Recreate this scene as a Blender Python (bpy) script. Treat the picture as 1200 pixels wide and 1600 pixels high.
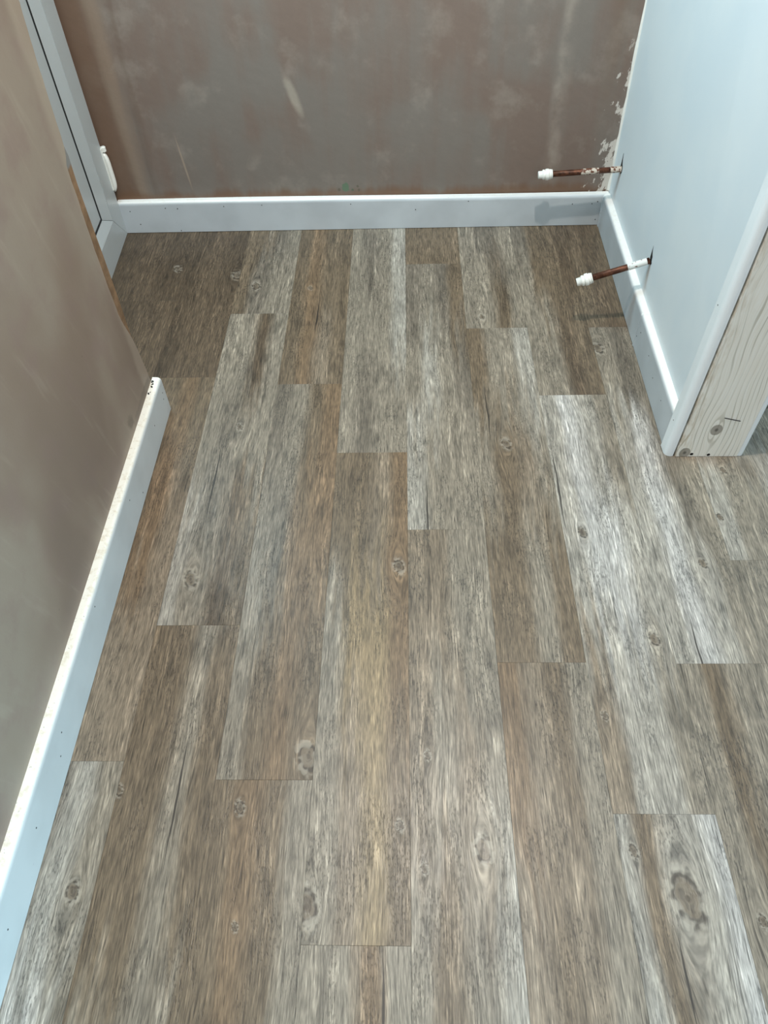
import bpy, bmesh, math, random
from mathutils import Vector, Matrix

for o in list(bpy.data.objects):
    bpy.data.objects.remove(o, do_unlink=True)
SC = bpy.context.scene
COL = SC.collection
random.seed(7)

# ------------------------------------------------------------------ camera
cam_d = bpy.data.cameras.new('camera')
cam = bpy.data.objects.new('camera', cam_d); COL.objects.link(cam)
cr = Vector((0.99950742, 0.01350687, -0.02832796))
cu = Vector((0.0075986, 0.77163343, 0.6360221))
cf = Vector((-0.03044947, 0.63592407, -0.77115071))
M4 = Matrix((cr, cu, -cf)).transposed().to_4x4()
M4.translation = Vector((-0.00157, 0.0, 1.16395))
cam.matrix_world = M4
cam_d.sensor_fit = 'VERTICAL'; cam_d.sensor_height = 36.0; cam_d.sensor_width = 27.0
cam_d.lens = 1169.577 / 1600.0 * 36.0
cam_d.clip_start = 0.02; cam_d.clip_end = 60
SC.camera = cam

# ------------------------------------------------------------------ world, lights, exposure
w = bpy.data.worlds.new('room_daylight'); SC.world = w
w.use_nodes = True
bg = w.node_tree.nodes['Background']
bg.inputs['Color'].default_value = (0.76, 0.90, 1.0, 1); bg.inputs['Strength'].default_value = 0.26

def area(name, loc, target, sx, sy, power, color, spread=180):
    d = bpy.data.lights.new(name, 'AREA'); d.shape = 'RECTANGLE'; d.size = sx; d.size_y = sy
    d.energy = power; d.color = color; d.spread = math.radians(spread)
    o = bpy.data.objects.new(name, d); COL.objects.link(o); o.location = loc
    o.rotation_euler = (Vector(target) - Vector(loc)).to_track_quat('-Z', 'Y').to_euler()
    return o
# daylight from the room's windows: one behind the photographer, one in the room to the right; plus an added overhead fill
area('window_light_behind', (0.9, -1.6, 1.6), (0.4, 1.2, 0.3), 1.8, 1.4, 27, (0.78, 0.92, 1.0))
area('window_light_side', (1.75, -0.72, 0.95), (-0.6, -1.0, 0.30), 1.2, 1.5, 27, (0.42, 0.79, 1.0), 85)
area('window_light_next_room', (2.4, 1.75, 1.25), (-0.6, 0.7, 0.1), 1.2, 1.3, 24, (0.42, 0.80, 1.0))
area('overhead_fill', (0.4, 0.3, 3.0), (0.4, 0.3, 0.0), 1.6, 1.6, 26, (1.0, 0.97, 0.93))  # added soft light from above, standing in for ceiling bounce
# added fill in front of the solid door panel, brightens the right wall
area('right_wall_fill', (-0.785, 1.64, 1.32), (0.6, 1.55, 0.8), 0.46, 0.95, 32, (0.56, 0.87, 1.0))
# ceiling downlight in the alcove: casts the pipes' shadows
ld = bpy.data.lights.new('ceiling_downlight', 'SPOT'); ld.energy = 112; ld.color = (1.0, 0.95, 0.88)
ld.shadow_soft_size = 0.032; ld.spot_size = math.radians(120); ld.spot_blend = 0.7
lo = bpy.data.objects.new('ceiling_downlight', ld); COL.objects.link(lo)
lo.location = (0.1, 1.02, 2.32); lo.rotation_euler = (0, 0, 0)

vs = SC.view_settings
vs.view_transform = 'Standard'; vs.look = 'None'; vs.gamma = 1.0; vs.use_curve_mapping = False
vs.exposure = 0.0
SC.cycles.use_denoising = True
SC.cycles.adaptive_threshold = 0.02; SC.cycles.max_bounces = 6; SC.cycles.diffuse_bounces = 3; SC.cycles.glossy_bounces = 3

# ------------------------------------------------------------------ node helpers
def lin(c):
    return tuple((v/255/12.92) if v/255 <= 0.04045 else ((v/255+0.055)/1.055)**2.4 for v in c)

class NT:
    def __init__(s, name):
        s.m = bpy.data.materials.new(name); s.m.use_nodes = True
        s.t = s.m.node_tree; s.t.nodes.clear()
        s.out = s.t.nodes.new('ShaderNodeOutputMaterial')
        s.b = s.t.nodes.new('ShaderNodeBsdfPrincipled')
        s.t.links.new(s.b.outputs[0], s.out.inputs[0])
    def n(s, t, **k):
        nd = s.t.nodes.new(t)
        for a, v in k.items(): setattr(nd, a, v)
        return nd
    def put(s, sock, v):
        if isinstance(v, bpy.types.NodeSocket): s.t.links.new(v, sock)
        else:
            if sock.type == 'RGBA' and len(v) == 3: v = (*v, 1)
            sock.default_value = v
    def m1(s, op, a, b=None, c=None, clamp=False):
        nd = s.n('ShaderNodeMath', operation=op, use_clamp=clamp)
        for i, v in enumerate((a, b, c)):
            if v is not None: s.put(nd.inputs[i], v)
        return nd.outputs[0]
    def add(s, a, b): return s.m1('ADD', a, b)
    def sub(s, a, b): return s.m1('SUBTRACT', a, b)
    def mul(s, a, b): return s.m1('MULTIPLY', a, b)
    def div(s, a, b): return s.m1('DIVIDE', a, b)
    def mad(s, a, b, c): return s.m1('MULTIPLY_ADD', a, b, c)
    def ss(s, v, a, b, x=0.0, y=1.0):
        nd = s.n('ShaderNodeMapRange', interpolation_type='SMOOTHSTEP')
        for i, q in enumerate((v, a, b, x, y)): s.put(nd.inputs[i], q)
        return nd.outputs[0]
    def vec(s, x, y, z=0.0):
        nd = s.n('ShaderNodeCombineXYZ')
        for i, q in enumerate((x, y, z)): s.put(nd.inputs[i], q)
        return nd.outputs[0]
    def noise(s, v, scale=1.0, det=2.0, rough=0.5, dist=0.0):
        nd = s.n('ShaderNodeTexNoise'); s.put(nd.inputs['Vector'], v)
        s.put(nd.inputs['Scale'], scale); s.put(nd.inputs['Detail'], det)
        s.put(nd.inputs['Roughness'], rough); s.put(nd.inputs['Distortion'], dist)
        return nd.outputs[0]
    def mix(s, f, a, b, mode='MIX'):
        nd = s.n('ShaderNodeMix', data_type='RGBA', blend_type=mode, clamp_factor=True)
        s.put(nd.inputs[0], f); s.put(nd.inputs[6], a); s.put(nd.inputs[7], b)
        return nd.outputs[2]
    def obj(s):
        tc = s.n('ShaderNodeTexCoord'); sp = s.n('ShaderNodeSeparateXYZ')
        s.t.links.new(tc.outputs['Object'], sp.inputs[0])
        return tc.outputs['Object'], sp.outputs[0], sp.outputs[1], sp.outputs[2]
    def attr(s, name):
        nd = s.n('ShaderNodeAttribute', attribute_type='OBJECT', attribute_name=name); return nd
    def bump(s, h, strength, dist):
        nd = s.n('ShaderNodeBump'); s.put(nd.inputs['Height'], h)
        nd.inputs['Strength'].default_value = strength; nd.inputs['Distance'].default_value = dist
        s.t.links.new(nd.outputs[0], s.b.inputs['Normal'])
    def fin(s, color, rough, spec=0.5, metal=0.0):
        s.put(s.b.inputs['Base Color'], color); s.put(s.b.inputs['Roughness'], rough)
        s.put(s.b.inputs['Specular IOR Level'], spec); s.put(s.b.inputs['Metallic'], metal)
        return s.m

# ------------------------------------------------------------------ materials
def mat_plank():
    k = NT('weathered_oak_vinyl')
    co, x, y, z = k.obj()
    seed = k.attr('seed').outputs['Fac']
    zs = k.mul(seed, 37.0)
    # gentle wander of the grain
    wn = k.noise(k.vec(k.mul(x, 9.0), k.mul(y, 3.2), zs), 1.0, 1.0)
    wn2 = k.noise(k.vec(k.mul(x, 30.0), k.mul(y, 14.0), zs), 1.0, 1.0)
    xx = k.add(x, k.add(k.mul(k.sub(wn, 0.5), 0.022), k.mul(k.sub(wn2, 0.5), 0.003)))
    psi = xx
    kn_n = k.noise(k.vec(k.mul(x, 95.0), k.mul(y, 70.0), zs), 1.0, 2.0, 0.6)
    knots = []
    for i in range(3):
        a = k.attr('knot%d' % i); sp = k.n('ShaderNodeSeparateXYZ'); k.t.links.new(a.outputs['Vector'], sp.inputs[0])
        kx, ky, kr = sp.outputs
        inv = k.div(1.0, k.m1('MAXIMUM', kr, 1e-4))
        kni = k.noise(k.vec(k.mul(k.sub(x, kx), inv), k.mul(k.sub(y, ky), inv), zs), 1.1, 1.0)
        wob = k.mul(k.sub(kni, 0.5), 0.62)
        dx = k.sub(x, kx); dy = k.mul(k.sub(y, ky), 0.62)
        dx2 = k.add(dx, k.mul(dy, 0.25))
        d2 = k.add(k.add(k.mul(dx2, dx2), k.mul(dy, dy)), 1e-8)
        # grain flowing round the knot
        dyl = k.mul(dy, 0.45)
        d2l = k.add(k.add(k.mul(dx, dx), k.mul(dyl, dyl)), k.mul(k.mul(kr, kr), 1.6))
        psi = k.sub(psi, k.div(k.mul(k.mul(dx, 2.6), k.mul(kr, kr)), d2l))
        dist = k.div(k.m1('SQRT', d2), k.m1('MAXIMUM', kr, 1e-5))
        dist = k.add(dist, wob)
        has = k.m1('GREATER_THAN', kr, 1e-4)
        knots.append((dist, has, kni))
    # long sawn zones of colour: 4 strips across, 3 along
    u = k.add(k.div(k.add(psi, 0.076), 0.152), k.mul(k.sub(k.noise(k.vec(k.mul(psi, 130.0), k.mul(y, 9.0), zs), 1.0, 1.0), 0.5), 0.12))
    v = k.add(k.div(k.sub(0.467, y), 0.934), k.mul(k.sub(k.noise(k.vec(k.mul(psi, 75.0), k.mul(y, 5.0), zs), 1.0, 1.0), 0.5), 0.55))
    rows = []
    for r in range(3):
        cs = [k.attr('tone%d%d' % (r, c)).outputs['Color'] for c in range(4)]
        m = k.mix(k.ss(u, 0.17, 0.33), cs[0], cs[1])
        m = k.mix(k.ss(u, 0.38, 0.62), m, cs[2])
        rows.append(k.mix(k.ss(u, 0.66, 0.84), m, cs[3]))
    col = k.mix(k.ss(v, 0.20, 0.48), rows[0], rows[1])
    col = k.mix(k.ss(v, 0.52, 0.80), col, rows[2])
    # streaks of the grain, three widths
    st1 = k.noise(k.vec(k.mul(psi, 80.0), k.mul(y, 4.0), zs), 1.0, 1.0, 0.55)
    st2 = k.noise(k.vec(k.mul(psi, 380.0), k.mul(y, 24.0), zs), 1.0, 2.0, 0.6)
    st3 = k.noise(k.vec(k.mul(psi, 560.0), k.mul(y, 60.0), zs), 1.0, 2.0, 0.6)
    val = k.add(k.mul(k.sub(st1, 0.5), 0.75), 1.08)
    val = k.mul(val, k.add(1.0, k.mul(k.sub(st2, 0.5), 1.9)))
    val = k.mul(val, k.add(1.0, k.mul(k.sub(st3, 0.5), 1.3)))
    # cross-sawn flecks in patches
    pm = k.ss(k.noise(k.vec(k.mul(psi, 26.0), k.mul(y, 7.0), k.add(zs, 5.0)), 1.0, 1.0), 0.47, 0.62)
    fl = k.noise(k.vec(k.mul(x, 430.0), k.mul(y, 120.0), zs), 1.0, 1.0, 0.6)
    flk = k.mul(pm, k.ss(fl, 0.52, 0.66))
    val = k.mul(val, k.sub(1.0, k.mul(flk, 0.42)))
    # short dark dashes of open grain, and smudged darker patches
    ds = k.noise(k.vec(k.mul(psi, 520.0), k.mul(y, 32.0), k.add(zs, 3.0)), 1.0, 1.0)
    val = k.mul(val, k.sub(1.03, k.mul(k.ss(ds, 0.57, 0.70), 0.42)))
    sm = k.noise(k.vec(k.mul(psi, 42.0), k.mul(y, 11.0), k.add(zs, 7.0)), 1.0, 2.0, 0.6)
    val = k.mul(val, k.sub(1.06, k.mul(k.ss(sm, 0.50, 0.72), 0.30)))
    # dark hair cracks along the grain
    hc = k.noise(k.vec(k.mul(psi, 190.0), k.mul(y, 2.6), k.add(zs, 9.0)), 1.0, 1.0, 0.5)
    hl = k.sub(1.0, k.ss(k.m1('ABSOLUTE', k.sub(hc, 0.66)), 0.0, 0.022))
    hm = k.ss(k.noise(k.vec(k.mul(x, 14.0), k.mul(y, 6.0), k.add(zs, 2.0)), 1.0, 1.0), 0.45, 0.60)
    val = k.mul(val, k.sub(1.0, k.mul(k.mul(hl, hm), 0.68)))
    col = k.mix(1.0, col, k.vec(val, val, val), 'MULTIPLY')
    # whitened ridges
    wr = k.ss(k.mul(st2, st1), 0.33, 0.46)
    col = k.mix(k.mul(wr, 0.55), col, k.mix(1.0, col, (1.55, 1.55, 1.58), 'MULTIPLY'))
    # a long crack
    a = k.attr('crack'); sp = k.n('ShaderNodeSeparateXYZ'); k.t.links.new(a.outputs['Vector'], sp.inputs[0])
    cx, cy, ch = sp.outputs
    wid = k.mul(k.ss(k.m1('ABSOLUTE', k.sub(y, cy)), 0.0, ch, 1.0, 0.0), 0.0017)
    ck = k.mul(k.m1('LESS_THAN', k.m1('ABSOLUTE', k.sub(k.add(x, k.mul(k.sub(wn2, 0.5), 0.006)), cx)), wid), k.m1('GREATER_THAN', ch, 1e-4))
    col = k.mix(k.mul(ck, 0.88), col, lin((45, 40, 36)))
    for dist, has, kni in knots:
        halo = k.mul(has, k.ss(dist, 1.0, 2.1, 1.0, 0.0))
        col = k.mix(k.mul(k.mul(halo, k.ss(kni, 0.43, 0.58)), 0.50), col, lin((178, 169, 153)))
        rg = k.m1('SINE', k.mul(dist, 12.0))
        col = k.mix(k.mul(k.mul(halo, k.ss(rg, 0.3, 0.95)), 0.22), col, lin((86, 77, 66)))
        core = k.mul(has, k.ss(dist, 0.65, 1.0, 1.0, 0.0))
        cc = k.mix(k.ss(k.add(st2, k.mul(rg, 0.14)), 0.34, 0.62), lin((74, 63, 51)), lin((108, 95, 79)))
        col = k.mix(k.mul(core, 0.80), col, cc)
        edge = k.mul(has, k.ss(k.m1('ABSOLUTE', k.sub(dist, 0.95)), 0.06, 0.24, 1.0, 0.0))
        edge = k.mul(edge, k.ss(kni, 0.40, 0.66, 1.0, 0.35))
        col = k.mix(k.mul(edge, 0.76), col, lin((54, 46, 38)))
        col = k.mix(k.mul(k.mul(has, k.ss(dist, 0.12, 0.32, 1.0, 0.0)), 0.55), col, lin((60, 52, 44)))
    k.bump(k.add(k.mul(st3, 0.5), k.add(k.mul(st2, 0.5), k.mul(flk, -0.5))), 0.25, 0.0012)
    return k.fin(col, k.ss(st2, 0.3, 0.7, 0.46, 0.36), 0.45)

def mat_plain(name, c, rough=0.5, spec=0.5, metal=0.0, var=0.06, scale=20.0):
    k = NT(name); co, x, y, z = k.obj()
    nz = k.noise(co, scale, 3.0)
    col = k.mix(1.0, lin(c), k.mix(nz, (1-var,)*3, (1+var,)*3), 'MULTIPLY')
    return k.fin(col, rough, spec, metal)

def mat_skirting(name, c, dirt, lit_top_c):
    k = NT(name); co, x, y, z = k.obj()
    nz = k.noise(co, 9.0, 3.0); n2 = k.noise(co, 70.0, 3.0, 0.7); n3 = k.noise(co, 260.0, 2.0)
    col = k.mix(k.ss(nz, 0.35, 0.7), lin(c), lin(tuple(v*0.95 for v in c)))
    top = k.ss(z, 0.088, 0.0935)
    col = k.mix(top, col, lin(lit_top_c))  # top edge paler than the front: overhead light put into the paint colour
    dm = k.mul(top, k.ss(n2, 0.50, 0.68)); col = k.mix(k.mul(dm, dirt), col, lin((196, 180, 146)))
    sp = k.mul(top, k.ss(n3, 0.66, 0.74)); col = k.mix(k.mul(sp, dirt), col, lin((70, 58, 44)))
    sc = k.ss(k.noise(k.vec(k.mul(x, 60.0), k.mul(y, 60.0), k.mul(z, 200.0)), 1.0, 3.0, 0.6), 0.72, 0.76)
    col = k.mix(k.mul(sc, 0.35), col, lin((120, 118, 114)))
    return k.fin(col, 0.38, 0.5)

def blob(k, a, b, a0, b0, ra, rb, wob, nz):
    # soft irregular patch at (a0, b0)
    da = k.div(k.sub(a, a0), ra); db = k.div(k.sub(b, b0), rb)
    d = k.m1('SQRT', k.add(k.mul(da, da), k.mul(db, db)))
    return k.add(d, k.mul(k.sub(nz, 0.5), wob))

def mat_plaster_back():
    k = NT('dry_skim_plaster_brown'); co, x, y, z = k.obj()
    big = k.noise(co, 3.2, 3.0, 0.55, 0.4)
    med = k.noise(co, 11.0, 4.0, 0.6)
    ver = k.noise(k.vec(k.mul(x, 16.0), 0.0, k.mul(z, 2.4)), 1.0, 3.0, 0.6)
    tro = k.noise(k.vec(k.mul(x, 30.0), 3.0, k.mul(k.add(z, k.mul(x, 0.4)), 60.0)), 1.0, 3.0, 0.6)
    fine = k.noise(co, 240.0, 3.0, 0.7)
    A = lin((121, 104, 94)); B = lin((122, 113, 105)); C = lin((112, 86, 68)); D = lin((152, 142, 131))
    col = k.mix(k.ss(k.add(k.mul(big, 0.6), k.mul(ver, 0.4)), 0.40, 0.60), A, B)
    col = k.mix(k.mul(k.ss(med, 0.52, 0.75), 0.45), col, D)
    # warmer, wetter strip in the left corner with a pale trowel line beside it
    xw = k.add(x, k.mul(k.sub(ver, 0.5), 0.05))
    left = k.ss(xw, -0.80, -0.70, 1.0, 0.0)
    col = k.mix(k.mul(left, 0.8), col, C)
    band = k.ss(k.m1('ABSOLUTE', k.add(xw, 0.745)), 0.0, 0.035, 1.0, 0.0)
    col = k.mix(k.mul(band, 0.38), col, lin((160, 140, 120)))
    edge = k.ss(k.m1('ABSOLUTE', k.add(xw, 0.705)), 0.0, 0.012, 1.0, 0.0)
    col = k.mix(k.mul(edge, 0.30), col, lin((100, 82, 68)))
    # pale vertical drag on the right
    b2 = k.ss(k.m1('ABSOLUTE', k.sub(xw, 0.40)), 0.0, 0.03, 1.0, 0.0)
    col = k.mix(k.mul(k.mul(b2, k.ss(med, 0.3, 0.6)), 0.5), col, lin((166, 153, 140)))
    b3 = k.ss(k.m1('ABSOLUTE', k.sub(xw, 0.52)), 0.0, 0.05, 1.0, 0.0)
    col = k.mix(k.mul(k.mul(b3, k.ss(z, 0.1, 0.5)), 0.30), col, lin((118, 86, 62)))
    # damp brown line above the skirting
    low = k.ss(k.add(z, k.mul(k.sub(ver, 0.5), 0.06)), 0.096, 0.125, 1.0, 0.0)
    col = k.mix(k.mul(low, 0.75), col, lin((110, 80, 58)))
    # pale smears
    xd = k.add(x, k.mul(z, 0.30))
    s1 = blob(k, xd, z, -0.178, 0.365, 0.018, 0.075, 1.3, med)
    col = k.mix(k.mul(k.ss(s1, 0.3, 1.0, 1.0, 0.0), 0.5), col, lin((178, 168, 152)))
    xs = k.add(x, k.mul(z, 0.10))
    s2 = blob(k, xs, z, -0.592, 0.20, 0.004, 0.09, 0.6, med)
    col = k.mix(k.mul(k.ss(s2, 0.4, 1.0, 1.0, 0.0), 0.45), col, lin((176, 156, 136)))
    # white filler rubbed into the right corner
    cn = k.noise(k.vec(k.mul(x, 42.0), 0.0, k.mul(k.sub(z, k.mul(x, 0.7)), 26.0)), 1.0, 4.0, 0.65)
    prox = k.ss(k.add(x, k.mul(k.sub(0.25, z), 0.12)), 0.455, 0.60)
    thr = k.sub(0.80, k.mul(prox, 0.37))
    zm = k.mul(k.ss(z, 0.36, 0.52, 1.0, 0.25), k.m1('LESS_THAN', x, 0.62))
    fil = k.mul(k.ss(k.sub(cn, thr), 0.0, 0.04), zm)
    col = k.mix(k.mul(fil, 0.85), col, lin((214, 206, 196)))
    # fine trowel marks
    val = k.add(1.0, k.mul(k.sub(tro, 0.5), 0.16)); val = k.mul(val, k.add(1.0, k.mul(k.sub(fine, 0.5), 0.10)))
    col = k.mix(1.0, col, k.vec(val, val, val), 'MULTIPLY')
    # green paint dab
    gn = k.noise(co, 90.0, 2.0)
    for (gx, gz, ra, rb, c) in ((-0.1678, 0.1185, 0.011, 0.015, (92, 116, 92)), (-0.1865, 0.111, 0.004, 0.005, (96, 88, 74)), (-0.1483, 0.110, 0.004, 0.004, (88, 96, 80)),
                                (-0.1301, 0.109, 0.004, 0.005, (96, 90, 76)), (-0.1331, 0.120, 0.004, 0.004, (96, 92, 78))):
        g = blob(k, x, z, gx, gz, ra, rb, 1.1, gn)
        col = k.mix(k.mul(k.ss(g, 0.75, 1.0, 1.0, 0.0), 0.85), col, lin(c))
    k.bump(k.add(tro, k.mul(fine, 0.4)), 0.12, 0.002)
    return k.fin(col, k.ss(big, 0.3, 0.7, 0.42, 0.6), 0.35)

def mat_plaster_left():
    k = NT('dry_skim_plaster_grey'); co, x, y, z = k.obj()
    big = k.noise(k.vec(0.0, k.mul(y, 3.0), k.mul(z, 2.2)), 1.0, 3.0, 0.55, 0.3)
    dia = k.noise(k.vec(0.0, k.mul(k.add(y, k.mul(z, 0.25)), 24.0), k.mul(k.sub(z, k.mul(y, 0.25)), 4.0)), 1.0, 3.0, 0.6)
    med = k.noise(co, 14.0, 4.0, 0.6); fine = k.noise(co, 300.0, 3.0, 0.7)
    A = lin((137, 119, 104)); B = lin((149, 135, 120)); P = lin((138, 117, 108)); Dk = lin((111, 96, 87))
    col = k.mix(k.ss(big, 0.40, 0.62), A, B)
    col = k.mix(k.mul(k.ss(med, 0.45, 0.7), 0.5), col, P)
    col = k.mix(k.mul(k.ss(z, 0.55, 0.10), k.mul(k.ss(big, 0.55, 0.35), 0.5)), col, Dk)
    col = k.mix(k.mul(k.ss(dia, 0.58, 0.74), 0.22), col, lin((172, 160, 142)))
    # pale worn rim and dark damp marks near the outer corner
    rim = k.ss(k.add(y, k.mul(k.sub(med, 0.5), 0.03)), 1.205, 1.225)
    col = k.mix(k.mul(rim, 0.30), col, lin((182, 168, 148)))
    nz = k.noise(co, 60.0, 3.0, 0.65)
    d1 = blob(k, y, z, 1.19, 0.105, 0.10, 0.016, 1.1, nz)
    col = k.mix(k.mul(k.ss(d1, 0.5, 1.0, 1.0, 0.0), 0.55), col, lin((96, 84, 72)))
    d2 = blob(k, y, z, 1.10, 0.125, 0.018, 0.02, 1.5, nz)
    col = k.mix(k.mul(k.ss(d2, 0.4, 1.0, 1.0, 0.0), 0.45), col, lin((84, 76, 66)))
    sp = k.ss(k.noise(co, 75.0, 1.0), 0.80, 0.84); col = k.mix(k.mul(sp, 0.4), col, lin((90, 82, 74)))
    val = k.add(1.0, k.mul(k.sub(dia, 0.5), 0.10)); val = k.mul(val, k.add(1.0, k.mul(k.sub(fine, 0.5), 0.08)))
    col = k.mix(1.0, col, k.vec(val, val, val), 'MULTIPLY')
    k.bump(k.add(dia, k.mul(fine, 0.4)), 0.12, 0.002)
    return k.fin(col, 0.5, 0.35)

def mat_white_wall():
    k = NT('white_wall_paint'); co, x, y, z = k.obj()
    nz = k.noise(co, 5.0, 3.0); fine = k.noise(co, 400.0, 2.0)
    sc = k.noise(k.vec(0.0, k.mul(y, 8.0), k.mul(z, 5.0)), 1.0, 3.0, 0.6)
    col = k.mix(k.ss(nz, 0.35, 0.65), lin((216, 224, 228)), lin((222, 228, 230)))
    col = k.mix(k.mul(k.ss(sc, 0.6, 0.75), 0.10), col, lin((214, 205, 196)))
    k.bump(fine, 0.05, 0.001)
    return k.fin(col, 0.45, 0.4)

def mat_timber():
    k = NT('whitewashed_pine'); co, x, y, z = k.obj()
    wn = k.noise(k.vec(k.mul(x, 12.0), 0.0, k.mul(z, 3.0)), 1.0, 2.0)
    psi = k.add(x, k.mul(k.sub(wn, 0.5), 0.05))
    ks = []
    for (kx, kz, kr) in ((0.6285, 0.078, 0.0115), (0.583, 0.012, 0.011), (0.702, 0.245, 0.016)):
        dx = k.sub(x, kx); dz = k.mul(k.sub(z, kz), 0.8); dl = k.mul(dz, 0.45)
        d2 = k.add(k.add(k.mul(dx, dx), k.mul(dl, dl)), kr*kr*0.6)
        psi = k.sub(psi, k.div(k.mul(dx, 1.6*kr*kr), d2))
        ks.append((k.div(k.m1('SQRT', k.add(k.mul(dx, dx), k.mul(dz, dz))), kr)))
    rings = k.m1('SINE', k.mad(psi, 520.0, k.mul(wn, 6.0)))
    ln = k.ss(rings, 0.70, 0.99)
    fad = k.ss(k.noise(k.vec(k.mul(x, 20.0), 0.0, k.mul(z, 6.0)), 1.0, 2.0), 0.35, 0.65, 0.25, 1.0)
    fine = k.noise(k.vec(k.mul(psi, 500.0), 0.0, k.mul(z, 14.0)), 1.0, 2.0, 0.6)
    col = k.mix(k.ss(fine, 0.3, 0.7), lin((230, 224, 211)), lin((238, 235, 226)))
    col = k.mix(k.mul(k.mul(ln, fad), 0.55), col, lin((158, 150, 132)))
    lf = k.ss(x, 0.568, 0.600, 1.0, 0.0)
    fl = k.mul(lf, k.ss(k.noise(k.vec(k.mul(x, 160.0), 0.0, k.mul(z, 30.0)), 1.0, 3.0), 0.45, 0.62))
    col = k.mix(k.mul(fl, 0.45), col, lin((176, 154, 118)))
    for i, d in enumerate(ks):
        col = k.mix(k.mul(k.ss(d, 0.8, 1.05, 1.0, 0.0), 0.75 if i != 2 else 0.15), col, lin((124, 116, 104)))
        col = k.mix(k.mul(k.ss(k.m1('ABSOLUTE', k.sub(d, 0.95)), 0.04, 0.14, 1.0, 0.0), 0.5 if i != 2 else 0.3), col, lin((96, 86, 72)))
        col = k.mix(k.mul(k.ss(d, 0.15, 0.45, 1.0, 0.0), 0.7 if i != 2 else 0.0), col, lin((70, 66, 62)))
    k.bump(k.sub(fine, ln), 0.15, 0.001)
    return k.fin(col, 0.6, 0.3)

def mat_copper():
    k = NT('tarnished_copper'); co, x, y, z = k.obj()
    n1 = k.noise(co, 60.0, 3.0); n2 = k.noise(co, 150.0, 2.0, 0.6)
    col = k.mix(k.ss(n1, 0.35, 0.65), lin((78, 46, 32)), lin((116, 74, 55)))
    col = k.mix(k.ss(n2, 0.60, 0.68), col, lin((58, 36, 26)))
    return k.fin(col, k.ss(n1, 0.3, 0.7, 0.40, 0.6), 0.5, 0.6)

def mat_paint_flakes(thr, c):
    k = NT('flaking_white_paint'); co, x, y, z = k.obj()
    n1 = k.noise(co, 110.0, 3.0, 0.6)
    col = k.mix(k.ss(n1, thr, thr+0.04), lin(c), lin((100, 60, 42)))
    return k.fin(col, 0.55, 0.4)

def mat_undercoat():
    k = NT('brown_undercoat_plaster'); co, x, y, z = k.obj()
    n1 = k.noise(co, 30.0, 4.0, 0.65)
    col = k.mix(k.ss(n1, 0.3, 0.7), lin((112, 88, 66)), lin((146, 116, 88)))
    ch = k.ss(k.m1('ABSOLUTE', k.sub(z, 0.603)), 0.020, 0.026, 1.0, 0.0)
    col = k.mix(ch, col, lin((128, 126, 122)))
    k.bump(n1, 0.4, 0.004)
    return k.fin(col, 0.8, 0.2)

M = dict(
    plank=mat_plank(),
    sub=mat_plain('dark_underlay', (46, 42, 38), 0.9),
    back=mat_plaster_back(), left=mat_plaster_left(), white=mat_white_wall(), under=mat_undercoat(),
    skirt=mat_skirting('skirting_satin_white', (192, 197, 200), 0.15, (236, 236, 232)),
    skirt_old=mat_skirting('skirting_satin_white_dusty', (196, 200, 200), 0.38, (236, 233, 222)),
    gloss=mat_plain('trim_white_gloss', (236, 240, 241), 0.22, 0.5, 0, 0.02),
    upvc=mat_plain('upvc_white', (186, 191, 191), 0.32, 0.5, 0, 0.02),
    gasket=mat_plain('black_rubber', (14, 14, 15), 0.6),
    timber=mat_timber(), copper=mat_copper(),
    flake=mat_paint_flakes(0.60, (222, 224, 220)), flake2=mat_paint_flakes(0.50, (196, 184, 170)),
    plastic=mat_plain('white_plastic', (236, 234, 226), 0.35, 0.5, 0, 0.02),
    dark=mat_plain('dark_hole', (26, 22, 20), 0.9), nail=mat_plain('nail_head', (48, 46, 46), 0.6),
    steel=mat_plain('dull_steel', (60, 58, 56), 0.45, 0.5, 0.6), caulk=mat_plain('caulk', (226, 222, 214), 0.6, 0.3),
)

# ------------------------------------------------------------------ mesh helpers
def link(name, bm, mat, parent=None, smooth=False, label=None, cat=None, kind=None, group=None, loc=None):
    bmesh.ops.recalc_face_normals(bm, faces=bm.faces[:])
    me = bpy.data.meshes.new(name); bm.to_mesh(me); bm.free()
    me.materials.append(mat)
    if smooth:
        for f in me.polygons: f.use_smooth = True
    o = bpy.data.objects.new(name, me); COL.objects.link(o)
    if loc is not None: o.location = loc
    if parent: o.parent = parent
    tag(o, label, cat, kind, group)
    return o
def tag(o, label=None, cat=None, kind=None, group=None):
    if label: o['label'] = label
    if cat: o['category'] = cat
    if kind: o['kind'] = kind
    if group: o['group'] = group
    return o
def empty(name, loc=(0, 0, 0)):
    o = bpy.data.objects.new(name, None); COL.objects.link(o); o.location = loc; o.empty_display_size = 0.05
    return o
def box(bm, a, b):
    vs_ = [bm.verts.new((x, y, z)) for x in (a[0], b[0]) for y in (a[1], b[1]) for z in (a[2], b[2])]
    for f in ((0, 1, 3, 2), (4, 6, 7, 5), (0, 4, 5, 1), (2, 3, 7, 6), (0, 2, 6, 4), (1, 5, 7, 3)):
        bm.faces.new([vs_[i] for i in f])
    return vs_
def extrude_profile(bm, rings):
    # rings: list of equally long closed loops of points
    vr = [[bm.verts.new(p) for p in r] for r in rings]
    n = len(vr[0])
    for a, b in zip(vr, vr[1:]):
        for i in range(n):
            bm.faces.new((a[i], a[(i+1) % n], b[(i+1) % n], b[i]))
    bm.faces.new(vr[0]); bm.faces.new(vr[-1][::-1])
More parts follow.
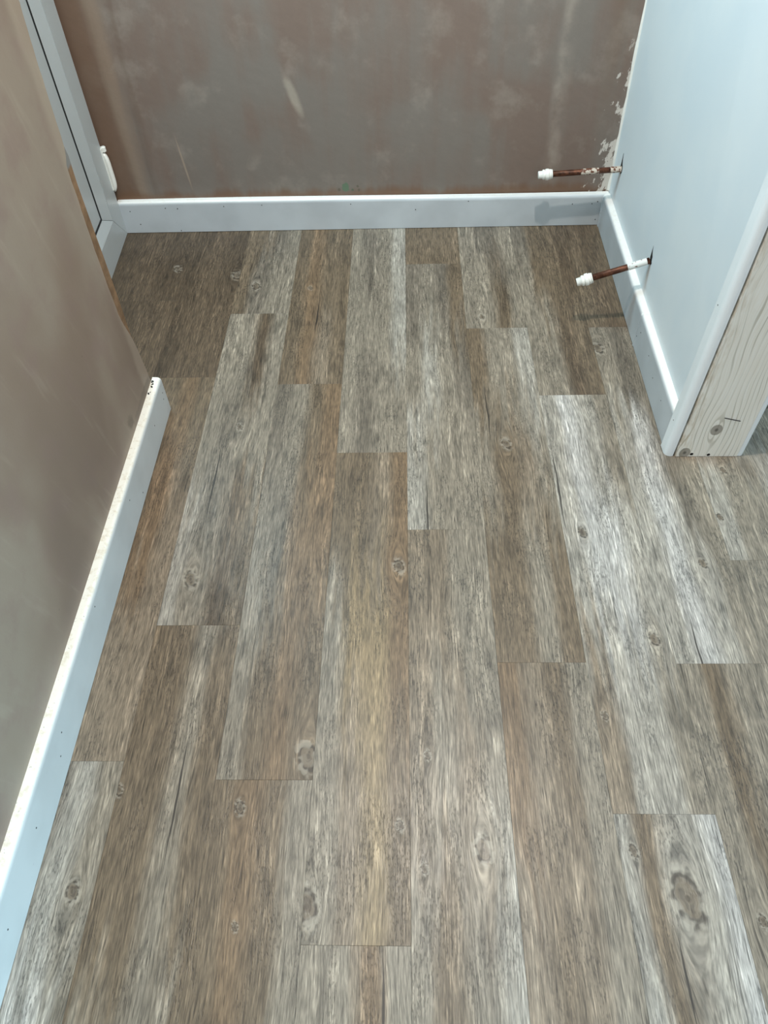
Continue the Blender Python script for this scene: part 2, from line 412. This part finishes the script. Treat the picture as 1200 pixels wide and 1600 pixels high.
def lathe(bm, prof, base, axis, seg=20):
    # prof: (distance along axis, radius)
    ax = Vector(axis).normalized(); t = ax.orthogonal().normalized(); q = ax.cross(t)
    rings = []
    for d, r in prof:
        rings.append([tuple(Vector(base) + ax*d + (t*math.cos(2*math.pi*i/seg) + q*math.sin(2*math.pi*i/seg))*r) for i in range(seg)])
    extrude_profile(bm, rings)
def disc(name, c, n, r, mat, parent, h=0.0006, seg=10):
    bm = bmesh.new()
    lathe(bm, [(-0.0004, r), (h*0.6, r), (h, r*0.6)], c, n, seg)
    return link(name, bm, mat, parent)

# ------------------------------------------------------------------ structure: floor with its planks
W, L, GAP = 0.152, 0.934, 0.00022
bm = bmesh.new(); box(bm, (-0.86, -0.9, -0.05), (2.0, 2.19, -0.0031))
floor = link('floor', bm, M['sub'], None, False, 'grey-brown wood-effect vinyl plank floor running towards the back wall', 'floor', 'structure')

PAL = {'X': (64, 51, 37), 'D': (78, 63, 47), 'B': (94, 79, 61), 'T': (105, 83, 60), 'O': (128, 108, 78), 'G': (124, 115, 101),  # X: brown deepened to paint in the dim back-left corner
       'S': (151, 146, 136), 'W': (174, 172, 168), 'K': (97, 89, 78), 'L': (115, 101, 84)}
JOINT = {-6: 1.40, -5: 1.6964, -4: 1.3817, -3: 1.6318, -2: 1.3527, -1: 1.1267, 0: 1.8480, 1: 1.5560, 2: 1.3033, 3: 1.5533, 4: 0.8356,
         5: 1.25, 6: 0.62, 7: 1.02, 8: 0.42, 9: 1.3}
# tone grids: rows far > near, four strips left > right, one grid per plank counted from the back wall
TONES = {
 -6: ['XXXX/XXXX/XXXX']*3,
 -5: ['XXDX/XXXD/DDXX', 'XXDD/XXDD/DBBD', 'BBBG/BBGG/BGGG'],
 -4: ['XDDX/XDDX/XDDD', 'BBTB/BTTL/BLLL', 'SKSG/SSWS/WSWS'],  # near plank whitened: floor sheen put into its tones
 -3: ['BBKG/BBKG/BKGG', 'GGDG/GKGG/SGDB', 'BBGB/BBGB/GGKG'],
 -2: ['BTBB/BTBB/BTLB', 'KGBT/GKTT/GBTB', 'BTBG/BTBG/GBBG'],
 -1: ['GKGS/GGGS/GKGG', 'BBLT/GOOT/GLOB', 'GGTG/GGLG/GGGG'],
 0: ['GBBD/BBBD/BBBB', 'KGKB/GSGK/SGGG', 'LLGG/LGLG/GBGS'],
 1: ['GGKG/GKKG/GGBG', 'BGGS/GBLG/BBGB', 'TLBG/LBLG/GLLS'],
 2: ['KBBD/GBBD/GGDB', 'SWSG/SWWS/LSSG', 'SBSW/WLSW/WWSW'],  # pale planks whitened further, the sheen here painted as tone
 3: ['BDDB/DDBB/BDBB', 'GKGB/SWKG/SWSG', 'GBGG/GGGG/GGSS'],
 4: ['KGKG/GKKG/GKSG', 'GSGG/GGSG/SGGS'],
}
KNOTS = [(-0.374, 1.2104, .0058), (-0.4116, .7985, .011), (-.1529, .9475, .0045), (-.0177, .8255, .0085), (.2149, 1.1496, .0085),
 (.341, .9042, .0074), (.429, .6679, .0077), (-.162, .4552, .0133), (-.1478, .2415, .0135), (-.0153, .3508, .0048), (.1065, .318, .0105),
 (.3875, .2537, .0190), (.3245, .3166, .0055), (-.4863, .2572, .0084), (-.4532, .4015, .005), (-.2599, .376, .0059), (-.245, .2142, .0036),
 (.4652, 1.4707, .0108), (.1939, 1.6034, .0065), (-.464, 1.8095, .0105), (-.6354, 1.846, .008), (-.405, 1.756, .009), (.554, .8291, .0065),
 (.319, .5256, .0045), (.0284, .4587, .0045), (.0198, .2913, .0046), (.4833, .2264, .0052), (.6159, .9402, .005), (-.2562, 1.7428, .005),
 (.6559, 1.0649, .005)]
CRACKS = [(-.4062, 1.05, .16), (.3105, 1.02, .16), (.500, .62, .12), (-.228, 1.62, .1), (.0405, .95, .12), (.1815, 1.25, .13), (.3635, .155, .07), (-.0375, .12, .07), (.4535, .835, .06), (-.360, .39, .13), (.3225, .47, .10), (.428, .20, .06)]

full_mesh = None
def plank_mesh(x0, x1, y0, y1):
    bm = bmesh.new(); b = 0.00025
    o0 = [(x0, y0), (x1, y0), (x1, y1), (x0, y1)]
    i0 = [(x0+b, y0+b), (x1-b, y0+b), (x1-b, y1-b), (x0+b, y1-b)]
    A = [bm.verts.new((p[0], p[1], -0.003)) for p in o0]; B = [bm.verts.new((p[0], p[1], -b*0.6)) for p in o0]
    C = [bm.verts.new((p[0], p[1], 0)) for p in i0]
    bm.faces.new(A[::-1]); bm.faces.new(C)
    for i in range(4):
        j = (i+1) % 4
        bm.faces.new((A[i], A[j], B[j], B[i])); bm.faces.new((B[i], B[j], C[j], C[i]))
    bmesh.ops.recalc_face_normals(bm, faces=bm.faces[:])
    me = bpy.data.meshes.new('plank'); bm.to_mesh(me); bm.free(); me.materials.append(M['plank'])
    return me
YMIN, YMAX = -0.55, 2.052
for c in range(-6, 10):
    j = JOINT[c]
    while j + L < YMAX: j += L
    y1 = j + L; idx = 0
    while y1 > YMIN:
        y0 = y1 - L
        cx, cy = (c+0.5)*W, (y0+y1)/2
        ax0, ax1 = max(-0.835, c*W) + GAP/2, (c+1)*W - GAP/2
        ay0, ay1 = max(y0, YMIN) + GAP/2, min(y1, YMAX) - GAP/2
        hidden = (c+1)*W < -0.555 and ay1 < 1.25
        if ay1 - ay0 > 0.02 and not hidden:
            if abs(ax1-ax0-W+GAP) < 1e-6 and abs(ay1-ay0-L+GAP) < 1e-6:
                if full_mesh is None: full_mesh = plank_mesh(-W/2+GAP/2, W/2-GAP/2, -L/2+GAP/2, L/2-GAP/2)
                me = full_mesh
            else: me = plank_mesh(ax0-cx, ax1-cx, ay0-cy, ay1-cy)
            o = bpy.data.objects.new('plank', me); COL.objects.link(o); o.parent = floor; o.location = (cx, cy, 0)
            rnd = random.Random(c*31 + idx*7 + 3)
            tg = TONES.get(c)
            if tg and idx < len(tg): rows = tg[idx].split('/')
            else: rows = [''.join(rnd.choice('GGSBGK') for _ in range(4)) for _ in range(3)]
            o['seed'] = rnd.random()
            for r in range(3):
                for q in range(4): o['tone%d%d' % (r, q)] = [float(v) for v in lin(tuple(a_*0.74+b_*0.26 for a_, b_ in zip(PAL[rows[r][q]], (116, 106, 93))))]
            kn = [(kx-cx, ky-cy, kr) for kx, ky, kr in KNOTS if c*W-0.003 <= kx < (c+1)*W-0.0031 and y0 <= ky < y1]
            kn = sorted(kn, key=lambda t: -t[2])[:3]
            while len(kn) < 3: kn.append((0, 9, 0.0))
            for i, t in enumerate(kn): o['knot%d' % i] = [float(v) for v in t]
            ck = [(kx-cx, ky-cy, kh) for kx, ky, kh in CRACKS if c*W <= kx < (c+1)*W and y0 <= ky < y1]
            o['crack'] = [float(v) for v in (ck[0] if ck else (0, 9, 0))]
        y1 = y0; idx += 1

# ------------------------------------------------------------------ walls
H = 2.4
bm = bmesh.new(); box(bm, (-0.96, 2.055, 0), (2.0, 2.19, H))
wall_back = link('wall_back', bm, M['back'], None, False, 'bare brown skim-plastered wall across the back of the alcove', 'wall', 'structure')

# left wall: undercoat core and a skim coat with a worn wavy edge
bm = bmesh.new()
edge = [(0.0, 1.258), (0.10, 1.258), (0.17, 1.249), (0.22, 1.2425), (0.25, 1.2432), (0.30, 1.2446), (0.354, 1.2450), (0.415, 1.2445), (0.486, 1.2430), (0.545, 1.2424), (0.575, 1.2445), (0.592, 1.2466), (0.612, 1.2420), (0.63, 1.240), (0.7, 1.244), (0.81, 1.256), (1.2, 1.26), (H, 1.262)]
rings = [[(-0.83, -0.9, z), (-0.5616, -0.9, z), (-0.5616, e, z), (-0.83, 1.262, z)] for z, e in edge]
extrude_profile(bm, rings)
wall_left = link('wall_left', bm, M['under'], None, False, 'grey-pink plastered wall on the left, its outer corner chipped to brown', 'wall', 'structure')
bm = bmesh.new()
e2 = [(0.096, 1.2601), (0.13, 1.2570), (0.17, 1.2515), (0.20, 1.2465), (0.225, 1.2410), (0.25, 1.2330), (0.27, 1.2260), (0.30, 1.2185), (0.36, 1.2165), (0.426, 1.2164), (0.487, 1.2189), (0.538, 1.2216), (0.575, 1.2222), (0.588, 1.2240),
      (0.600, 1.2340), (0.613, 1.2392), (0.63, 1.2425), (0.65, 1.2435), (0.70, 1.2475), (0.75, 1.2525), (0.81, 1.2605), (1.0, 1.2585), (1.4, 1.262), (H, 1.262)]
rnd = random.Random(4)
pts = []
for (z0, a), (z1, b) in zip(e2, e2[1:]):
    n = max(1, int((z1-z0)/0.012)) if z0 < 0.9 else 2
    for i in range(n):
        t = i/n; pts.append((z0+(z1-z0)*t, a+(b-a)*t + rnd.uniform(-0.0009, 0.0009)))
pts.append(e2[-1])
pts = [(0.0, 1.2601)] + pts
rings = [[(-0.5616, -0.9, z), (-0.560, -0.9, z), (-0.560, e-0.0012, z), (-0.5608, e, z), (-0.5616, e, z)] for z, e in pts]
extrude_profile(bm, rings)
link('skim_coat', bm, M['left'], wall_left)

# right partition
def xr(y): return 0.5745 - (2.055-y)*0.0105            # its alcove face is a touch out of square
bm = bmesh.new()
rings = []
for z, t in ((0, 0.0025), (H, -0.022)):
    rings.append([(xr(1.125), 1.125, z), (xr(2.055)+t, 2.055, z), (0.694, 2.055, z), (0.694, 1.125, z)])
extrude_profile(bm, rings)
wall_right = link('wall_right', bm, M['white'], None, False, 'smooth white-painted partition wall on the right with two pipe holes', 'wall', 'structure')
# caulk bead in the back right corner
bm = bmesh.new()
rr = random.Random(2); rings = []
for i in range(60):
    z = 0.094 + (H-0.094)*i/59 if i > 30 else 0.094 + 0.7*i/31
    xx = 0.577 - 0.0102*z; r = 0.0050 + rr.uniform(-0.0013, 0.0016)
    rings.append([(xx+0.001, 2.0555, z), (xx-r, 2.0555, z), (xx-r*0.45, 2.055-r*0.45, z), (xx+0.001, 2.055-r, z)])
extrude_profile(bm, rings)
link('caulk_bead', bm, M['caulk'], wall_right)

# ------------------------------------------------------------------ skirting boards
def skirt_profile(th=0.018, h=0.095):
    # (offset out from wall, z)
    p = [(0, 0.0014), (th, 0.0014), (th, h-0.0105)]
    for i in range(1, 7):
        a = math.pi/2*i/6
        p.append((th-0.0085*(1-math.cos(a)), h-0.0105+0.0098*math.sin(a)))
    p.append((0.0, h))
    return p
def skirting(name, a, b, out, mat, label, ends=(0, 0), bow=None):
    # a, b: wall-side points on the floor; out: direction into the room
    bm = bmesh.new(); a = Vector(a); b = Vector(b); out = Vector(out); d = (b-a).normalized()
    rings = []
    n = 24
    for i in range(n+1):
        t = i/n; base = a.lerp(b, t); r = []
        jt = bow(t) if bow else 0.0
        for o_, z_ in skirt_profile():
            e = 0.0
            if i == 0: e = ends[0]*o_
            if i == n: e = -ends[1]*o_
            q = base + out*o_ + d*e
            r.append((q.x, q.y, z_ + (jt if z_ > 0.05 else 0)))
        rings.append(r)
    extrude_profile(bm, rings)
    o = link(name, bm, mat, None, False, label, 'skirting board', 'structure')
    return o
base_back = skirting('baseboard_back', (-0.826, 2.0555, 0), (0.5745, 2.0515, 0), (0, -1, 0), M['skirt'],
    'white rounded-top skirting board along the brown back wall', (0, 0), lambda t: 0.0015*math.sin(t*6)-0.002*t)
base_right = skirting('baseboard_right', (xr(2.035)+0.001, 2.0345, 0), (xr(1.141), 1.141, 0), (-1, -0.0, 0), M['skirt'],
    'white skirting board below the white wall and the copper pipes')
base_left = skirting('baseboard_left', (-0.560, -0.9, 0), (-0.560, 1.272, 0), (1, 0, 0), M['skirt_old'],
    'long dusty-topped white skirting board along the left plaster wall')
# nail heads and fixings, as seen on the boards
rn = random.Random(5)
for (x, z) in ((-0.795, 0.068), (-0.775, 0.028), (-0.69, 0.076), (-0.655, 0.074), (-0.66, 0.006), (-0.52, 0.078), (-0.41, 0.080), (-0.155, 0.078), (0.03, 0.058), (0.18, 0.08), (0.475, 0.066), (0.53, 0.066), (0.545, 0.072), (0.548, 0.018)):
    disc('nail_head', (x, 2.0371-(x+0.826)*0.0029, z), (0, -1, 0), 0.0014, M['nail'], base_back)
for (y, z) in ((1.25, 0.05), (1.255, 0.064), (1.16, 0.055), (0.94, 0.066), (0.69, 0.076), (0.44, 0.04), (0.47, 0.06), (0.33, 0.05), (0.20, 0.045), (1.0, 0.02)):
    disc('nail_head', (-0.5421, y, z), (1, 0, 0), 0.0014, M['nail'], base_left)
for (y, z) in ((1.45, 0.06), (1.36, 0.064), (1.30, 0.05), (1.47, 0.035), (1.22, 0.055)):
    disc('nail_head', (xr(y)-0.0179, y, z), (-1, 0, 0), 0.0012, M['nail'], base_right)
# crumbs of filler on the end of the left board
for i in range(14):
    y = 1.262 - abs(rn.gauss(0, 0.02)); bm = bmesh.new()
    bmesh.ops.create_icosphere(bm, subdivisions=1, radius=rn.uniform(0.0008, 0.0022), matrix=Matrix.Translation((-0.5575+rn.uniform(0, 0.004), y, 0.0955)))
    link('dirt_crumb', bm, M['dark'], base_left)
# painted-over lump where two lengths of the right skirting meet, and the joint beside it
for y in (2.026, 1.478):
    bm = bmesh.new(); rings = []
    for t in (-0.0035, 0.0, 0.0035):
        k_ = 0.0006 if t == 0 else 0.0001
        rings.append([(xr(y) - o_*1.02 - (k_ if o_ > 0 else 0), y+t, z_ + (k_*2 if z_ > 0.05 else 0)) for o_, z_ in skirt_profile()])
    extrude_profile(bm, rings)
    link('joint_filler', bm, M['skirt'], base_right)

# ------------------------------------------------------------------ door in the left of the alcove
door = empty('door_1', (-0.83, 1.65, 0))
tag(door, 'white plastic framed door left of the alcove, black gasket line round its panel', 'door', 'structure')
def dp(off, y, z): return (-0.823 + (2.045-y)*0.0487 + off - (-0.83), y-1.65, z)   # point off the door face, door-local
YI, YM, YO, ZI, ZM = 1.9000, 1.9545, 2.0375, 0.1190, 0.0870
Y2 = 1.275; YM2, YI2 = Y2+0.083, Y2+0.138
ZT, ZTM, ZTI = 2.08, 1.997, 1.942
def quad_solid(name, front, depth, mat, parent=door):
    # front: loop of (off, y, z); extruded back by depth
    bm = bmesh.new()
    extrude_profile(bm, [[dp(*p) for p in front], [dp(p[0]-depth, p[1], p[2]) for p in front]])
    return link(name, bm, mat, parent)
D = -0.010
quad_solid('frame_stile', [(0, YO, 0.0005), (0, YO, ZT), (0, YM, ZTM), (0, YM, ZM)], 0.05, M['upvc'])
quad_solid('frame_stile', [(0, Y2, 0.0005), (0, YM2, ZM), (0, YM2, ZTM), (0, Y2, ZT)], 0.05, M['upvc'])
quad_solid('frame_rail', [(0, YO-0.0012, 0.0005), (0, YM-0.0008, ZM-0.0008), (0, YM2, ZM-0.0008), (0, Y2+0.001, 0.0005)], 0.05, M['upvc'])
quad_solid('frame_rail', [(0, YO-0.001, ZT), (0, Y2+0.001, ZT), (0, YM2, ZTM+0.0008), (0, YM-0.001, ZTM+0.0008)], 0.05, M['upvc'])
quad_solid('glazing_bead', [(-0.0008, YM-0.0008, ZM+0.001), (-0.0008, YM-0.0008, ZTM), (D, YI, ZTI), (D, YI, ZI)], 0.03, M['upvc'])
quad_solid('glazing_bead', [(-0.0008, YM-0.0018, ZM), (D, YI-0.0010, ZI-0.0006), (D, YI2, ZI-0.0006), (-0.0008, YM2, ZM)], 0.03, M['upvc'])
quad_solid('glazing_bead', [(-0.0008, YM2, ZM+0.001), (D, YI2, ZI), (D, YI2, ZTI), (-0.0008, YM2, ZTM)], 0.03, M['upvc'])
quad_solid('glazing_bead', [(-0.0008, YM, ZTM), (-0.0008, YM2, ZTM), (D, YI2, ZTI), (D, YI, ZTI)], 0.03, M['upvc'])
g = 0.0052
for pl in ([(D+0.001, YI, ZI), (D+0.001, YI, ZTI), (D+0.001, YI-g, ZTI-g), (D+0.001, YI-g, ZI+g)],
           [(D+0.001, YI, ZI), (D+0.001, YI-g, ZI+g), (D+0.001, YI2+g, ZI+g), (D+0.001, YI2, ZI)],
           [(D+0.001, YI2, ZI), (D+0.001, YI2+g, ZI+g), (D+0.001, YI2+g, ZTI-g), (D+0.001, YI2, ZTI)]):
    quad_solid('gasket', pl, 0.006, M['gasket'])
quad_solid('door_panel', [(D-0.001, YI-g, ZI+g), (D-0.001, YI-g, ZTI-g), (D-0.001, YI2+g, ZTI-g), (D-0.001, YI2+g, ZI+g)], 0.03, M['upvc'])
# hinge on the outer edge of the frame
hinge = None
bm = bmesh.new(); rings = []
for i in range(17):
    t = i/16; z = 0.130 + 0.106*t
    s_ = (1 - abs(2*t-1)**4)**0.5 if 0 < t < 1 else 0.25
    s_ = max(s_, 0.3)
    yc, oc = 2.0395, 0.0105
    rings.append([dp(oc*0.1 + (0.0025+0.0105*s_)*0.5*(1+math.cos(a)), yc + 0.0085*math.sin(a)*(0.6+0.4*s_), z) for a in [2*math.pi*q/14 for q in range(14)]])
extrude_profile(bm, rings)
hinge = link('hinge', bm, M['plastic'], door, True)
bm = bmesh.new()
lathe(bm, [(0, 0.004), (0.001, 0.0065), (0.012, 0.0065), (0.0135, 0.005)], dp(0.0065, 2.0395, 0.2395), (0, 0, 1), 16)
link('hinge_cap', bm, M['plastic'], hinge)
bm = bmesh.new()
extrude_profile(bm, [[dp(o_, y_, 0.135) for o_, y_ in ((-0.002, 2.03), (0.0035, 2.03), (0.0035, 2.048), (-0.002, 2.048))], [dp(o_, y_, 0.25) for o_, y_ in ((-0.002, 2.03), (0.0035, 2.03), (0.0035, 2.048), (-0.002, 2.048))]])
link('hinge_plate', bm, M['plastic'], hinge)

# ------------------------------------------------------------------ end of the partition: bare post and white edge trims
LEAN = 0.018
def lean_ring(prof, z): return [(x + LEAN*min(z, 0.6), y, z) for x, y in prof]
ZS = (0.0, 0.2, 0.4, 0.6, H)
bm = bmesh.new()
extrude_profile(bm, [lean_ring([(0.5655, 1.1065), (0.5662, 1.1052), (0.6945, 1.1042), (0.6952, 1.1055), (0.6952, 1.1245), (0.5655, 1.1245)], z) for z in (0.001,)+ZS[1:]])
post = link('trim_1', bm, M['timber'], None, False, 'bare pale pine post face closing the end of the white partition', 'trim', 'structure')
disc('screw_head', (0.5985, 1.1052, 0.008), (0, -1, 0), 0.0036, M['dark'], post, 0.0008, 12)
disc('screw_head', (0.634, 1.1049, 0.006), (0, -1, 0), 0.0036, M['dark'], post, 0.0008, 12)
bm = bmesh.new()
a = Vector((0.634, 1.1035, 0.112)); b = Vector((0.668, 1.1035, 0.103)); d = b-a
lathe(bm, [(0, 0.0009), (d.length, 0.0009)], a, d, 8)
link('staple', bm, M['steel'], post)
bm = bmesh.new()
prof = [(0.5626, 1.1400), (0.5440, 1.1400), (0.5440, 1.1195)]
for i in range(1, 8):
    t = math.pi/2*i/7; prof.append((0.5440+0.0125*(1-math.cos(t)), 1.1195-0.0125*math.sin(t)))
prof += [(0.5618, 1.1075), (0.5626, 1.1090)]
extrude_profile(bm, [lean_ring(prof, z) for z in ZS])
edge_trim = link('trim_2', bm, M['gloss'], None, False, 'white round-edged trim strip between the white wall and the pine post', 'trim', 'structure')
for (y, z) in ((1.128, 0.085), (1.131, 0.36)):
    disc('nail_head', (0.5441 + LEAN*z, y, z), (-1, 0, 0), 0.0014, M['nail'], edge_trim)
bm = bmesh.new()
prof = [(0.6962, 1.145), (0.6962, 1.1065), (0.7020, 1.1060), (0.7065, 1.1085), (0.7082, 1.1130), (0.7082, 1.145)]
extrude_profile(bm, [lean_ring(prof, z) for z in ZS])
link('trim_3', bm, M['gloss'], None, False, 'thin white trim strip on the far right edge of the pine post', 'trim', 'structure')

# ------------------------------------------------------------------ pipes
def pipe(base, tip, label, flake_spans, cap_len=0.032):
    base = Vector(base); tip = Vector(tip); d = (tip-base); ln = d.length; ax = d.normalized()
    root = empty('copper_pipe', base)
    tag(root, label, 'pipe', None, None)
    def T(name, prof, mat, par=root, seg=22):
        bm = bmesh.new(); lathe(bm, prof, (0, 0, 0), ax, seg); return link(name, bm, mat, par, True)
    tube = T('tube', [(0.003, 0.0075), (ln, 0.0075)], M['copper'])
    for m in tube.data.polygons: m.use_smooth = len(m.vertices) == 4
    for i, (s0, s1, mt) in enumerate(flake_spans):
        T('paint_patch', [(s0-0.001, 0.0075), (s0, 0.0079), ((s0+s1)/2, 0.0081), (s1, 0.0079), (s1+0.001, 0.0075)], M[mt], tube)
    # push-fit stop end: collar, stepped body, nose
    st = ln-0.006
    cap = T('stop_end', [(st, 0.0080), (st, 0.0122), (st+0.0015, 0.0128), (st+0.004, 0.0128), (st+0.005, 0.0118), (st+0.0055, 0.0112), (st+0.0058, 0.0136),
                         (st+0.0075, 0.0142), (st+0.0125, 0.0142), (st+0.0145, 0.0134), (st+0.015, 0.0112), (st+0.0165, 0.0108), (st+0.0167, 0.0122), (st+0.0185, 0.0126), (st+0.0215, 0.0124),
                         (st+0.0225, 0.0108), (st+0.0228, 0.0098), (st+0.0325, 0.0094), (st+0.0335, 0.0085)], M['plastic'], root, 28)
    T('release_collar', [(st-0.0035, 0.0078), (st-0.0035, 0.0115), (st-0.0025, 0.0122), (st-0.001, 0.0122), (st-0.0004, 0.0105)], M['plastic'], cap, 28)
    return root
pipe((xr(1.9715)-0.0005, 1.9715, 0.1940), (0.3830, 1.9690, 0.1855), 'upper copper pipe stub with white plastic stop end, nearer the brown back wall', [(0.0, 0.028, 'flake2'), (0.06, 0.105, 'flake2')])
pipe((xr(1.5624)-0.0005, 1.5624, 0.1795), (0.4330, 1.5624, 0.1325), 'lower copper pipe stub half painted white, drooping over the floor', [(0.010, 0.052, 'flake')])
# torn holes round the pipes: ragged collar of broken board and a slit above
def hole(y, z, seed, s=1.0):
    r_ = random.Random(seed); bm = bmesh.new()
    out = [(-0.010, -0.004), (-0.0095, 0.005), (-0.006, 0.0105), (-0.001, 0.014), (0.0035, 0.020), (0.007, 0.031), (0.0085, 0.038), (0.0078, 0.026), (0.0092, 0.014), (0.0105, 0.004), (0.0095, -0.006), (0.005, -0.0105), (-0.004, -0.0105)]
    x0 = xr(y)
    f = [(x0-0.0006-0.0005*r_.random(), y + a*s + r_.uniform(-.0006, .0006), z + b*s) for a, b in out]
    k_ = [(x0+0.004, p[1], p[2]) for p in f]
    extrude_profile(bm, [f, k_])
    return link('pipe_hole', bm, M['dark'], wall_right)
hole(1.9715, 0.194, 1); hole(1.5624, 0.1795, 2)
